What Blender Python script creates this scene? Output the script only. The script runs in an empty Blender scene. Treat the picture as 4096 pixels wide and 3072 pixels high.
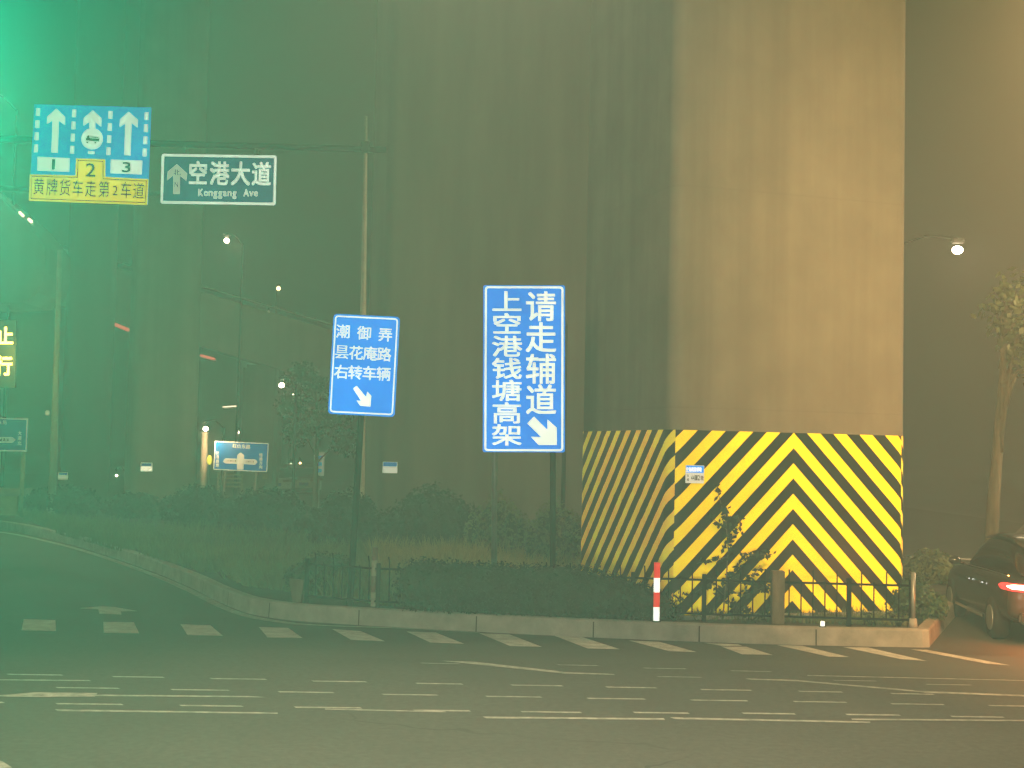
import bpy, bmesh, math, random
from mathutils import Vector, Matrix, noise
R = math.radians
random.seed(7)
C = bpy.context.scene.collection
SC = bpy.context.scene

# ------------------------------------------------------------------ camera
F = 5460.0                      # focal length in photograph pixels (4096 wide)
H = 2.3
PITCH, ROLL = R(2.92), R(1.2)
CM = Matrix.Rotation(math.pi/2 + PITCH, 3, 'X') @ Matrix.Rotation(ROLL, 3, 'Z')
cam = bpy.data.objects.new('camera', bpy.data.cameras.new('camera')); C.objects.link(cam)
cam.data.sensor_width = 36; cam.data.lens = F/4096*36
cam.data.clip_start = .05; cam.data.clip_end = 2000
cam.matrix_world = Matrix.Translation((0, 0, H)) @ CM.to_4x4()
SC.camera = cam

# ------------------------------------------------------------------ night sky, exposure
w = bpy.data.worlds.new('World'); SC.world = w; w.use_nodes = True
nt = w.node_tree
sky = nt.nodes.new('ShaderNodeTexSky'); sky.sky_type = 'NISHITA'; sky.sun_disc = False
sky.sun_elevation = R(-4); sky.sun_rotation = R(200)
nt.links.new(sky.outputs[0], nt.nodes['Background'].inputs[0])
nt.nodes['Background'].inputs[1].default_value = 0.05
SC.view_settings.view_transform = 'Standard'; SC.view_settings.look = 'None'
SC.view_settings.exposure = 0; SC.view_settings.gamma = 1
SC.cycles.use_denoising = True
SC.cycles.max_bounces = 5; SC.cycles.volume_bounces = 0
HAZE = 0.0105

def lamp(name, loc, watt, col, kind='POINT', radius=.08, aim=None, cone=60, blend=.5):
    l = bpy.data.lights.new(name, kind); l.energy = watt; l.color = col
    l.shadow_soft_size = radius
    o = bpy.data.objects.new(name, l); C.objects.link(o); o.location = loc
    if kind == 'SPOT':
        l.spot_size = R(cone); l.spot_blend = blend
        d = Vector(aim) - Vector(loc); o.rotation_euler = d.to_track_quat('-Z', 'Y').to_euler()
    return o
# headlights of the car the photograph is taken from
for hx in (-.55, .55):
    lamp('headlight', (hx, 1.9, .85), 380, (1, .97, .92), 'SPOT', .06, (hx, 30, 3.2), 62, .6)

# ------------------------------------------------------------------ pixel helpers
def ray(px, py):
    return CM @ Vector(((px-2048)/F, -(py-1536)/F, -1))
def at(px, py, Y):
    d = ray(px, py); return Vector((0, 0, H)) + d*(Y/d.y)
def gr(px, py, z=0.0):
    d = ray(px, py); return Vector((0, 0, H)) + d*((z-H)/d.z)

# ------------------------------------------------------------------ materials
def nodes(name):
    m = bpy.data.materials.new(name); m.use_nodes = True
    return m, m.node_tree, m.node_tree.nodes['Principled BSDF']
def N(t, kind, **kw):
    n = t.nodes.new(kind)
    for k, v in kw.items(): setattr(n, k, v)
    return n
def math_n(t, op, a, b=None, c=None):
    n = t.nodes.new('ShaderNodeMath'); n.operation = op
    for i, v in enumerate((a, b, c)):
        if v is None: continue
        if isinstance(v, (int, float)): n.inputs[i].default_value = v
        else: t.links.new(v, n.inputs[i])
    return n.outputs[0]
def mix_c(t, fac, a, b):
    n = t.nodes.new('ShaderNodeMix'); n.data_type = 'RGBA'
    for i, v in ((0, fac), (6, a), (7, b)):
        if isinstance(v, (int, float)): n.inputs[i].default_value = v
        elif isinstance(v, tuple): n.inputs[i].default_value = (*v[:3], 1)
        else: t.links.new(v, n.inputs[i])
    return n.outputs[2]
def noise_f(t, scale, detail=5, stretch=None, rough=.6):
    tc = N(t, 'ShaderNodeTexCoord'); src = tc.outputs['Object']
    if stretch:
        mp = N(t, 'ShaderNodeMapping'); mp.inputs['Scale'].default_value = stretch
        t.links.new(src, mp.inputs[0]); src = mp.outputs[0]
    n = N(t, 'ShaderNodeTexNoise'); n.inputs['Scale'].default_value = scale
    n.inputs['Detail'].default_value = detail; n.inputs['Roughness'].default_value = rough
    t.links.new(src, n.inputs['Vector']); return n.outputs['Fac']
def ramp(t, f, lo, hi):
    n = N(t, 'ShaderNodeMapRange'); n.inputs[1].default_value = lo; n.inputs[2].default_value = hi
    t.links.new(f, n.inputs[0]); return n.outputs[0]
def mat(name, col, rough=.7, var=.25, scale=6, metal=0, bump=0, stretch=None, spec=None):
    m, t, b = nodes(name)
    f = ramp(t, noise_f(t, scale, 6, stretch), .3, .7)
    lo = tuple(c*(1-var) for c in col); hi = tuple(min(1, c*(1+var)) for c in col)
    t.links.new(mix_c(t, f, lo, hi), b.inputs['Base Color'])
    b.inputs['Roughness'].default_value = rough; b.inputs['Metallic'].default_value = metal
    if spec is not None: b.inputs['Specular IOR Level'].default_value = spec
    if bump:
        bn = N(t, 'ShaderNodeBump'); bn.inputs['Strength'].default_value = bump
        bn.inputs['Distance'].default_value = .02
        t.links.new(noise_f(t, scale*4, 6), bn.inputs['Height']); t.links.new(bn.outputs[0], b.inputs['Normal'])
    return m
def emit(name, col, s):
    m, t, b = nodes(name)
    b.inputs['Base Color'].default_value = (*col, 1); b.inputs['Emission Color'].default_value = (*col, 1)
    b.inputs['Emission Strength'].default_value = s
    return m
def retro(name, col, gain=1.0, rough=.36, diff=.6, wear=.12, colour=None, tree=None):
    """bead sheeting: returns headlamp light towards where it came from"""
    m, t, b = nodes(name)
    out = t.nodes['Material Output']
    f = ramp(t, noise_f(t, 9, 6), .3, .75)
    lo = tuple(c*(1-wear) for c in col)
    cc = colour(t) if colour else mix_c(t, f, lo, col)
    t.links.new(cc, b.inputs['Base Color']); b.inputs['Roughness'].default_value = .35
    b.inputs['Specular IOR Level'].default_value = .3
    g = N(t, 'ShaderNodeBsdfGlossy'); g.inputs['Roughness'].default_value = rough
    ge = N(t, 'ShaderNodeNewGeometry'); t.links.new(ge.outputs['Incoming'], g.inputs['Normal'])
    sc = N(t, 'ShaderNodeVectorMath', operation='SCALE'); t.links.new(cc, sc.inputs[0])
    un = N(t, 'ShaderNodeMapRange'); un.inputs[1].default_value = .3; un.inputs[2].default_value = .7; un.inputs[3].default_value = gain*(.92 if colour else .78); un.inputs[4].default_value = gain*1.1
    t.links.new(noise_f(t, 1.6, 5), un.inputs[0]); t.links.new(un.outputs[0], sc.inputs[3])
    t.links.new(sc.outputs[0], g.inputs['Color'])
    ad = N(t, 'ShaderNodeAddShader'); t.links.new(b.outputs[0], ad.inputs[0]); t.links.new(g.outputs[0], ad.inputs[1])
    t.links.new(ad.outputs[0], out.inputs['Surface'])
    return m

M = {}
def build_mats():
    m, t, b = nodes('asphalt')
    c = mix_c(t, ramp(t, noise_f(t, 14, 8), .3, .7), (.072, .068, .06), (.115, .108, .095))
    c = mix_c(t, math_n(t, 'MULTIPLY', ramp(t, noise_f(t, .22, 4), .42, .6), .45), c, (.06, .057, .05))
    c = mix_c(t, math_n(t, 'MULTIPLY', ramp(t, noise_f(t, .5, 4, (.12, 1, 1)), .55, .7), .4), c, (.125, .118, .10))
    tc = N(t, 'ShaderNodeTexCoord'); vo = N(t, 'ShaderNodeTexVoronoi', feature='DISTANCE_TO_EDGE'); vo.inputs['Scale'].default_value = .33
    wob = N(t, 'ShaderNodeTexNoise'); wob.inputs['Scale'].default_value = 1.4; t.links.new(tc.outputs['Object'], wob.inputs['Vector'])
    va = N(t, 'ShaderNodeVectorMath', operation='MULTIPLY_ADD'); va.inputs[1].default_value = (.9, .9, 0); t.links.new(wob.outputs['Color'], va.inputs[0]); t.links.new(tc.outputs['Object'], va.inputs[2])
    t.links.new(va.outputs[0], vo.inputs['Vector'])
    ck = math_n(t, 'MULTIPLY', math_n(t, 'LESS_THAN', vo.outputs['Distance'], .0045), ramp(t, noise_f(t, .15, 2), .54, .58))
    c = mix_c(t, math_n(t, 'MULTIPLY', ck, .6), c, (.03, .028, .025))
    t.links.new(c, b.inputs['Base Color']); b.inputs['Roughness'].default_value = .82
    bn = N(t, 'ShaderNodeBump'); bn.inputs['Strength'].default_value = .35; bn.inputs['Distance'].default_value = .01
    t.links.new(noise_f(t, 60, 4), bn.inputs['Height']); t.links.new(bn.outputs[0], b.inputs['Normal'])
    M['asphalt'] = m
    M['paint'] = mat('road_paint', (.40, .385, .34), .65, .5, 9)
    M['crossing_paint'] = mat('crossing_paint', (.58, .56, .5), .65, .3, 6)
    M['kerb'] = mat('kerb_stone', (.38, .345, .30), .8, .25, 4, bump=.2)
    M['soil'] = mat('soil', (.05, .045, .03), .95, .4, 3, bump=.4)
    # concrete with rain streaks and form joints
    m, t, b = nodes('pier_concrete')
    f1 = ramp(t, noise_f(t, 1.1, 6), .3, .7); f2 = ramp(t, noise_f(t, 2.6, 5, (1, 1, .04)), .38, .62)
    c = mix_c(t, f1, (.215, .185, .145), (.29, .255, .205)); c = mix_c(t, math_n(t, 'MULTIPLY', f2, .38), c, (.15, .125, .095))
    tc = N(t, 'ShaderNodeTexCoord'); sp = N(t, 'ShaderNodeSeparateXYZ'); t.links.new(tc.outputs['Object'], sp.inputs[0])
    j = math_n(t, 'LESS_THAN', math_n(t, 'FRACT', math_n(t, 'DIVIDE', sp.outputs[2], 2.95)), .004)
    c = mix_c(t, math_n(t, 'MULTIPLY', j, .22), c, (.1, .095, .085))
    t.links.new(c, b.inputs['Base Color']); b.inputs['Roughness'].default_value = .85
    M['concrete'] = m
    M['dark_concrete'] = mat('dimmed_concrete', (.13, .115, .09), .9, .25, 1.2, stretch=(1, 1, .15))  # concrete colour darkened to stand in for less light on the far piers
    M['steel'] = mat('galvanised_steel', (.3, .3, .29), .45, .15, 6, .6)
    M['pole'] = mat('painted_pole', (.38, .35, .29), .5, .12, 5)
    M['pale_pole'] = mat('pale_painted_pole', (.62, .58, .48), .5, .12, 5)
    M['black_metal'] = mat('black_iron', (.012, .012, .012), .8, .3, 12, spec=.1)
    M['dark'] = mat('dark_plastic', (.02, .02, .022), .5, .2, 10)
    M['bark'] = mat('bark', (.16, .13, .09), .9, .35, 12, stretch=(1, 1, .2))
    M['leaf'] = mat('leaf_green', (.045, .085, .03), .6, .5, 1.7)
    M['leaf_dark'] = mat('leaf_dark_green', (.022, .042, .017), .65, .5, 1.7)
    M['leaf_pale'] = mat('leaf_pale_green', (.13, .16, .06), .6, .5, 1.7)
    M['grass'] = mat('grass', (.16, .19, .075), .7, .45, .9)
    M['dry_grass'] = mat('dry_grass', (.36, .29, .10), .7, .4, 1.2)
    M['white'] = retro('sheeting_white', (.9, .93, .93), 1.4)
    M['far_white'] = retro('sheeting_far_white', (.9, .93, .93), 2.6)
    M['plate_white'] = retro('sheeting_plate_white', (.62, .64, .64), .7)
    M['blue'] = retro('sheeting_blue', (.0, .19, .86), 1.5)
    M['sky_blue'] = retro('sheeting_sky_blue', (.0, .27, .78), 2.6)
    M['teal'] = retro('sheeting_teal', (.0, .10, .24), 1.6)
    M['far_blue'] = retro('sheeting_far_blue', (.0, .10, .36), 2)
    M['bright_white'] = retro('sheeting_bright_white', (.9, .93, .93), 5)
    M['dull_white'] = retro('sheeting_dull_white', (.6, .62, .6), 2)
    M['yellow'] = retro('sheeting_yellow', (.90, .60, .0), 3.4)
    M['red'] = retro('sheeting_red', (.75, .02, .02))
    M['ink'] = mat('black_lettering', (.02, .02, .015), .5, .1, 9)
    M['ink_blue'] = mat('blue_lettering', (.0, .06, .3), .5, .1, 9)
    M['ink_grey'] = mat('grey_lettering', (.05, .045, .04), .5, .1, 9)
    M['faded'] = mat('faded_paint', (.42, .36, .27), .7, .3, 14)
    M['faded_red'] = mat('faded_red_paint', (.24, .15, .11), .7, .3, 14)
    def stripes(dull):
        def f(t):
            uv = N(t, 'ShaderNodeUVMap'); s = N(t, 'ShaderNodeSeparateXYZ'); t.links.new(uv.outputs[0], s.inputs[0])
            k = math_n(t, 'ADD', math_n(t, 'ABSOLUTE', s.outputs[0]), s.outputs[1])
            if dull: k = math_n(t, 'ADD', k, math_n(t, 'MULTIPLY', noise_f(t, 5, 4), .05))
            fr = math_n(t, 'FRACT', math_n(t, 'DIVIDE', math_n(t, 'SUBTRACT', 22.66, k), .36 if dull else .41))
            isy = math_n(t, 'LESS_THAN', fr, .5 if not dull else .46)
            n1 = ramp(t, noise_f(t, 2.2, 6), .35, .7)
            if dull:
                n2 = ramp(t, noise_f(t, 1.4, 3), .4, .6); n3 = ramp(t, noise_f(t, 7, 5), .3, .7)
                y = mix_c(t, n2, (.62, .30, .03), (.52, .47, .02)); y = mix_c(t, math_n(t, 'MULTIPLY', n3, .55), y, (.75, .52, .06))
            else:
                y = mix_c(t, n1, (.62, .43, .0), (.72, .515, .0))
                n3 = ramp(t, noise_f(t, 3.5, 6, (1, 1, .3)), .60, .75)
                y = mix_c(t, math_n(t, 'MULTIPLY', n3, .45), y, (.45, .3, .02))
                for zz in (1.28, 2.2):
                    ln = math_n(t, 'LESS_THAN', math_n(t, 'ABSOLUTE', math_n(t, 'SUBTRACT', s.outputs[1], zz)), .006)
                    y = mix_c(t, math_n(t, 'MULTIPLY', ln, .55), y, (.3, .2, .02))
            return mix_c(t, isy, (.008, .006, .004), y)
        return f
    M['stripe_bright'] = retro('reflective_chevrons', (1, 1, 1), 1.0, .36, colour=stripes(False))
    M['stripe_dull'] = retro('weathered_dimmed_chevrons', (1, 1, 1), .8, .42, colour=stripes(True))  # mottled and worn; weaker return stands in for the grazing-angle falloff
    M['car_paint'] = mat('dark_car_paint', (.035, .032, .03), .22, .1, 3)
    M['car_pale'] = mat('pale_car_paint', (.42, .42, .4), .3, .1, 3)
    M['car_silver'] = mat('sill_silver', (.3, .28, .25), .35, .1, 3, .5)
    M['glass'] = mat('car_glass', (.012, .013, .014), .08, .1, 3)
    M['tyre'] = mat('tyre_rubber', (.015, .015, .015), .9, .2, 20)
    M['chrome'] = mat('chrome', (.75, .75, .74), .12, .05, 4, 1)
    M['wall'] = mat('rendered_wall', (.42, .36, .22), .8, .2, 3)
    M['tail_core'] = emit('tail_light_core', (1, .5, .25), 16)
    M['tail_red'] = emit('tail_light_red', (1, .03, .03), 3.0)
    M['lamp_white'] = emit('lamp_glass_warm_white', (1, .78, .5), 60)
    M['lamp_soft'] = emit('lamp_glass_soft', (1, .8, .5), 16)
    M['lamp_amber'] = emit('lamp_glass_amber', (1, .55, .2), 25)
    M['lamp_green'] = emit('lamp_glass_green', (.0, 1, .55), 10)
    M['led_yellow'] = emit('led_yellow', (1, .78, .10), 9.0)
    M['led_green'] = emit('led_green', (.35, .6, .03), .5)
    M['car_streak_red'] = emit('car_streak_red', (1, .16, .12), .9)
    M['marker_white'] = emit('marker_white', (1, .7, .45), 3)
    M['beacon'] = emit('beacon_yellow', (.9, .7, .05), 1.6)
build_mats()

# ------------------------------------------------------------------ object helpers
def link(o, parent=None):
    C.objects.link(o)
    if parent: o.parent = parent
    return o
def tag(o, label=None, cat=None, group=None, kind=None):
    if label: o['label'] = label
    if cat: o['category'] = cat
    if group: o['group'] = group
    if kind: o['kind'] = kind
    return o
def thing(name, label, cat, loc, rz=0, group=None, ry=0):
    o = bpy.data.objects.new(name, None); o.empty_display_size = .2
    o.location = loc; o.rotation_euler = (0, ry, rz); C.objects.link(o)
    return tag(o, label, cat, group)
def obj(name, bm, m, parent=None, smooth=False, recalc=True):
    if recalc: bmesh.ops.recalc_face_normals(bm, faces=bm.faces)
    me = bpy.data.meshes.new(name); bm.to_mesh(me); bm.free()
    me.materials.append(M[m] if isinstance(m, str) else m)
    if smooth:
        for p in me.polygons: p.use_smooth = True
    return link(bpy.data.objects.new(name, me), parent)
def box(bm, c, s, bev=0, rot=None):
    r = bmesh.ops.create_cube(bm, size=1); vs = r['verts']
    for v in vs: v.co = Vector((v.co.x*s[0], v.co.y*s[1], v.co.z*s[2]))
    if bev:
        es = list({e for v in vs for e in v.link_edges})
        rr = bmesh.ops.bevel(bm, geom=es, offset=bev, segments=2, affect='EDGES'); vs = list({v for f in rr['faces'] for v in f.verts} | {v for v in vs if v.is_valid})
    for v in vs:
        p = v.co.copy()
        if rot: p = rot @ p
        v.co = p + Vector(c)
def tube(bm, pts, rad, seg=10, cap=True):
    pts = [Vector(p) for p in pts]; rings = []
    rads = rad if isinstance(rad, (list, tuple)) else [rad]*len(pts)
    for i, p in enumerate(pts):
        d = (pts[min(i+1, len(pts)-1)] - pts[max(i-1, 0)]).normalized()
        a = d.cross(Vector((0, 0, 1)) if abs(d.z) < .9 else Vector((1, 0, 0))).normalized(); b = d.cross(a)
        rings.append([bm.verts.new(p + (a*math.cos(2*math.pi*k/seg) + b*math.sin(2*math.pi*k/seg))*rads[i]) for k in range(seg)])
    for i in range(len(rings)-1):
        for k in range(seg):
            bm.faces.new((rings[i][k], rings[i][(k+1) % seg], rings[i+1][(k+1) % seg], rings[i+1][k]))
    if cap: bm.faces.new(rings[0]); bm.faces.new(rings[-1])
def prism(bm, pts, y0, y1):
    """polygon in the xz plane, extruded along y"""
    a = [bm.verts.new((p[0], y0, p[1])) for p in pts]; b = [bm.verts.new((p[0], y1, p[1])) for p in pts]
    bm.faces.new(a); bm.faces.new(b[::-1]); n = len(pts)
    for i in range(n): bm.faces.new((a[i], a[(i+1) % n], b[(i+1) % n], b[i]))
def sphere(bm, c, r, sub=2, sc=(1, 1, 1)):
    q = bmesh.ops.create_icosphere(bm, subdivisions=sub, radius=r)
    for v in q['verts']: v.co = Vector((v.co.x*sc[0], v.co.y*sc[1], v.co.z*sc[2])) + Vector(c)
def rrect(wd, dp, r, seg=8):
    pts = []
    for (sx, sy, a0) in ((1, -1, -90), (1, 1, 0), (-1, 1, 90), (-1, -1, 180)):
        cx, cy = sx*(wd/2-r), sy*(dp/2-r)
        for k in range(seg+1):
            a = R(a0 + 90*k/seg); pts.append((cx+r*math.cos(a), cy+r*math.sin(a)))
    return pts
def rrect2(x0, z0, x1, z1, r, seg=4):
    return [((x0+x1)/2+p[0], (z0+z1)/2+p[1]) for p in rrect(x1-x0, z1-z0, r, seg)]

# ------------------------------------------------------------------ glyphs
GL = {}
def glyph(ch):
    if ch in GL: return GL[ch]
    if ch == '昙':                                   # its outline does not fill: sun over cloud, drawn in halves
        vs, fs = [], []
        for part, x0, x1, y0, y1 in (('日', .18, .82, .43, .82), ('云', .04, .96, -.07, .37)):
            pv, pf = glyph(part); o = len(vs); px = [v[0] for v in pv]; py = [v[1] for v in pv]
            vs += [(x0+(v[0]-min(px))/(max(px)-min(px))*(x1-x0), y0+(v[1]-min(py))/(max(py)-min(py))*(y1-y0)) for v in pv]
            fs += [tuple(i+o for i in f) for f in pf]
        GL[ch] = (vs, fs); return vs, fs
    c = bpy.data.curves.new('glyph', 'FONT'); c.body = ch; c.resolution_u = 3; c.fill_mode = 'FRONT'
    o = bpy.data.objects.new('glyph', c); C.objects.link(o)
    dg = bpy.context.evaluated_depsgraph_get(); me = bpy.data.meshes.new_from_object(o.evaluated_get(dg))
    vs = [(v.co.x, v.co.y) for v in me.vertices]; fs = [tuple(p.vertices) for p in me.polygons]
    bpy.data.objects.remove(o); bpy.data.curves.remove(c); bpy.data.meshes.remove(me)
    GL[ch] = (vs, fs); return vs, fs
def put_glyph(bm, ch, cx, cz, wd, ht, y, bold=.018, fit=False):
    vs, fs = glyph(ch)
    xs = [v[0] for v in vs]; ys = [v[1] for v in vs]
    if fit: x0, x1, y0, y1 = min(xs), max(xs), min(ys), max(ys)
    else: x0, x1, y0, y1 = .04, .96, -.08, .84
    for k, (sx, sz) in enumerate(((1, 1), (-1, -1), (1, -1), (-1, 1)) if bold > .005 else ((0, 0),)):
        vv = [bm.verts.new((cx + ((v[0]-x0)/(x1-x0)-.5)*wd + sx*bold*wd, y-k*.0003, cz + ((v[1]-y0)/(y1-y0)-.5)*ht + sz*bold*ht)) for v in vs]
        for f in fs:
            try: bm.faces.new([vv[i] for i in f])
            except ValueError: pass
class Board:
    """a flat sign in the plane across the view; content is given in photograph pixels"""
    def __init__(s, name, label, cat, cx, cy, Y, slope, group=None):
        s.cx, s.cy, s.Y, s.a = cx, cy, Y, math.atan(slope)
        s.root = thing(name, label, cat, at(cx, cy, Y), 0, group, s.a - ROLL); s.k = Y/F
        s.z = (lambda x, y: (x, y))
    def L(s, x, y):
        x, y = s.z(x, y); dx, dy = x-s.cx, y-s.cy
        c, n = math.cos(s.a), math.sin(s.a)
        return ((dx*c + dy*n)*s.k, -(-dx*n + dy*c)*s.k)
    def poly(s, name, pts, m, y=-.0, th=.004, round_=0):
        bm = bmesh.new(); q = [s.L(*p) for p in pts]
        prism(bm, q, y-th, y); return obj(name, bm, m, s.root)
    def rect(s, name, w, h, m, y, th, r=.0, cx=0, cz=0):
        bm = bmesh.new(); prism(bm, rrect2(cx-w/2, cz-h/2, cx+w/2, cz+h/2, max(r, .002)), y-th, y); return obj(name, bm, m, s.root)
    def ring(s, name, w, h, t, m, y, r):
        bm = bmesh.new(); o = rrect2(-w/2, -h/2, w/2, h/2, r); i = rrect2(-w/2+t, -h/2+t, w/2-t, h/2-t, max(r-t, .003)); n = len(o)
        a = [bm.verts.new((p[0], y, p[1])) for p in o]; b = [bm.verts.new((p[0], y, p[1])) for p in i]
        for k in range(n): bm.faces.new((a[k], a[(k+1) % n], b[(k+1) % n], b[k]))
        return obj(name, bm, m, s.root)
    def text(s, name, items, m, y, bold=.018, fit=False):
        if len(items) == 2:
            for it in items: s.text(name, [it], m, y, bold, fit)
            return
        bm = bmesh.new()
        for ch, x, yy, wd, ht in items:
            lx, lz = s.L(x, yy); sc = s.px
            put_glyph(bm, ch, lx, lz, wd*sc*s.k, ht*sc*s.k, y, bold, fit)
        return obj(name, bm, m, s.root)
def zoomed(b, x0, y0, sc):
    b.z = lambda x, y: (x0 + x/sc, y0 + y/sc); b.px = 1/sc; return b

# ------------------------------------------------------------------ ground, roads, island
def sheet(name, pts, m, z=None, kind='structure'):
    bm = bmesh.new(); bm.faces.new([bm.verts.new((p[0], p[1], p[2] if z is None else z)) for p in pts])
    bmesh.ops.triangulate(bm, faces=bm.faces[:]); bmesh.ops.recalc_face_normals(bm, faces=bm.faces)
    if bm.faces[:][0].normal.z < 0: bmesh.ops.reverse_faces(bm, faces=bm.faces[:])
    o = obj(name, bm, m, recalc=False); return tag(o, kind=kind)
sheet('road', [(-190, -30, 0), (190, -30, 0), (190, 330, 0), (-190, 330, 0)], 'asphalt')

kpx = [(-900, 2052), (-400, 2072), (0, 2118), (200, 2158), (370, 2203), (600, 2283), (760, 2350), (850, 2396), (930, 2432), (1010, 2458), (1150, 2480), (1300, 2492),
       (1600, 2510), (2000, 2532), (2300, 2547), (2600, 2560), (3000, 2575), (3350, 2584), (3690, 2590)]
kp = [gr(*p) for p in kpx]
def smooth(ps, n=4):
    out = []
    for i in range(len(ps)-1):
        p0, p1, p2, p3 = ps[max(i-1, 0)], ps[i], ps[i+1], ps[min(i+2, len(ps)-1)]
        for k in range(n):
            t = k/n; out.append(.5*((2*p1)+(p2-p0)*t+(2*p0-5*p1+4*p2-p3)*t*t+(3*p1-p0-3*p2+p3)*t**3))
    return out+[ps[-1]]
kc = smooth(kp)
end = kp[-1]; side = Vector((.42, 1, 0)).normalized()
kc += [end+Vector((.10, .03, 0)), end+Vector((.14, .14, 0))] + [end+Vector((.14, .14, 0))+side*d for d in (1, 3, 8, 20, 34)]
KH = .22
def offset(ps, d):
    out = []
    for i, p in enumerate(ps):
        t = (ps[min(i+1, len(ps)-1)]-ps[max(i-1, 0)]).normalized(); out.append(p+Vector((-t.y, t.x, 0))*d)
    return out
ki = offset(kc, .16)
bm = bmesh.new(); n = len(kc); rows = []
for a, b in zip(kc, ki):
    d = (b-a)
    rows.append([bm.verts.new((p.x, p.y, z)) for p, z in ((a, -.05), (a+d*.06, KH-.02), (a+d*.16, KH), (b, KH), (b, .05))])
for i in range(n-1):
    for k in range(4): bm.faces.new((rows[i][k], rows[i+1][k], rows[i+1][k+1], rows[i][k+1]))
tag(obj('kerb', bm, 'kerb'), kind='structure')
# joints between kerb stones
bm = bmesh.new(); acc = 0
for i in range(n-8):
    acc += (kc[i+1]-kc[i]).length
    if acc > 1.35 and kc[i].y < 30:
        acc = 0; a, b = kc[i], ki[i]; t = (kc[i+1]-kc[i]).normalized()*.008; o = (a-b).normalized()*.003
        q = [a+o-t, a+o+t, a+o+t+(b-a)*.06, a+o-t+(b-a)*.06]
        bm.faces.new([bm.verts.new((p.x, p.y, z)) for p, z in zip(q, (0.002, .002, KH-.022, KH-.022))])
tag(obj('kerb_joint', bm, 'soil'), kind='structure')
tail = kc[-1]
sheet('soil', [(p.x, p.y, KH-.03) for p in ki] + [(tail.x, 95, KH-.03), (-60, 95, KH-.03), (-60, ki[0].y, KH-.03)], 'soil')

def marks(name, quads, z=.004, mt='paint'):
    bm = bmesh.new()
    for q in quads:
        vs = [bm.verts.new(gr(x, y, z)) for x, y in q]; f = bm.faces.new(vs)
        f.normal_update()
        if f.normal.z < 0: f.normal_flip()
    return tag(obj(name, bm, mt, recalc=False), kind='structure')
marks('crossing_dash', mt='crossing_paint', quads=[
 [(95, 2476), (222, 2480), (224, 2524), (86, 2521)], [(413, 2487), (535, 2489), (557, 2533), (415, 2531)],
 [(722, 2497), (842, 2501), (891, 2543), (750, 2540)], [(1035, 2508), (1152, 2511), (1210, 2552), (1070, 2550)],
 [(1328, 2516), (1442, 2524), (1540, 2565), (1404, 2559)], [(1626, 2526), (1743, 2530), (1857, 2575), (1721, 2570)],
 [(1917, 2533), (2037, 2537), (2167, 2587), (2040, 2584)], [(2218, 2543), (2325, 2547), (2480, 2597), (2351, 2594)],
 [(2515, 2562), (2637, 2567), (2786, 2608), (2678, 2605)], [(2816, 2571), (2952, 2577), (2970, 2584), (2885, 2583)],
 [(2885, 2586), (2985, 2587), (3092, 2620), (2968, 2617)], [(3107, 2580), (3208, 2583), (3398, 2628), (3317, 2627)],
 [(3371, 2588), (3472, 2590), (3709, 2644), (3607, 2637)], [(3641, 2597), (3709, 2599), (4040, 2661), (3945, 2654)]])
R1 = [(25, 245, 2697), (445, 650, 2706), (838, 1060, 2714), (1245, 1460, 2724), (1660, 1845, 2733), (2040, 2245, 2740), (2420, 2620, 2748), (2800, 3000, 2758), (3190, 3365, 2765), (3560, 3730, 2774)]
R2 = [(220, 470, 2750), (680, 910, 2758), (1110, 1330, 2767), (1525, 1745, 2777), (1940, 2160, 2785), (2345, 2575, 2793), (2757, 2985, 2800), (3170, 3380, 2806), (3560, 3770, 2815), (3950, 4150, 2822)]
R3 = [(220, 485, 2814), (715, 965, 2821), (1175, 1440, 2828), (1650, 1875, 2840), (2080, 2320, 2846), (2530, 2750, 2849), (2965, 3175, 2852), (3380, 3595, 2857), (3800, 4010, 2865), (-220, 10, 2806)]
R0 = [(2225, 2385, 2660), (2570, 2740, 2673), (2625, 2800, 2707), (2920, 3080, 2684), (1680, 1835, 2653), (3330, 3500, 2722), (3700, 3880, 2738), (3990, 4140, 2780)]
marks('lane_dash', [[(a, y-2), (b, y+1), (b+10, y+t), (a+10, y+t-3)] for row, t in ((R1, 5), (R2, 5), (R3, 6), (R0, 3)) for a, b, y in row])
marks('lane_line', [
 [(-100, 2716), (355, 2720), (365, 2724), (-100, 2720)],
 [(220, 2837), (1110, 2850), (1112, 2855), (230, 2844)], [(1300, 2834), (1780, 2845), (1785, 2849), (1300, 2838)],
 [(1930, 2866), (2655, 2873), (2660, 2879), (1945, 2873)], [(2680, 2869), (3480, 2886), (3482, 2892), (2700, 2876)], [(3405, 2874), (4160, 2880), (4160, 2885), (3410, 2880)],
 [(1000, 2784), (380, 2778), (380, 2784), (1065, 2789)],
 [(2980, 2714), (3180, 2719), (3190, 2725), (3000, 2718)], [(3180, 2719), (3650, 2760), (3700, 2770), (3190, 2725)], [(3650, 2762), (4160, 2782), (4160, 2788), (3700, 2771)],
 [(3230, 2700), (4140, 2722), (4140, 2724), (3230, 2703)],
 [(1765, 2643), (1900, 2647), (2250, 2686), (2260, 2694)], [(2240, 2687), (2455, 2696), (2460, 2699), (2250, 2694)]])
bm = bmesh.new()
def flat(bm, pts, z=.004):
    f = bm.faces.new([bm.verts.new(gr(x, y, z)) for x, y in pts]); f.normal_update()
    if f.normal.z < 0: f.normal_flip()
flat(bm, [(318, 2433), (400, 2425), (460, 2428), (550, 2444), (484, 2446), (486, 2458), (398, 2455), (393, 2437)])
tag(obj('lane_arrow', bm, 'crossing_paint', recalc=False), kind='structure')
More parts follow.
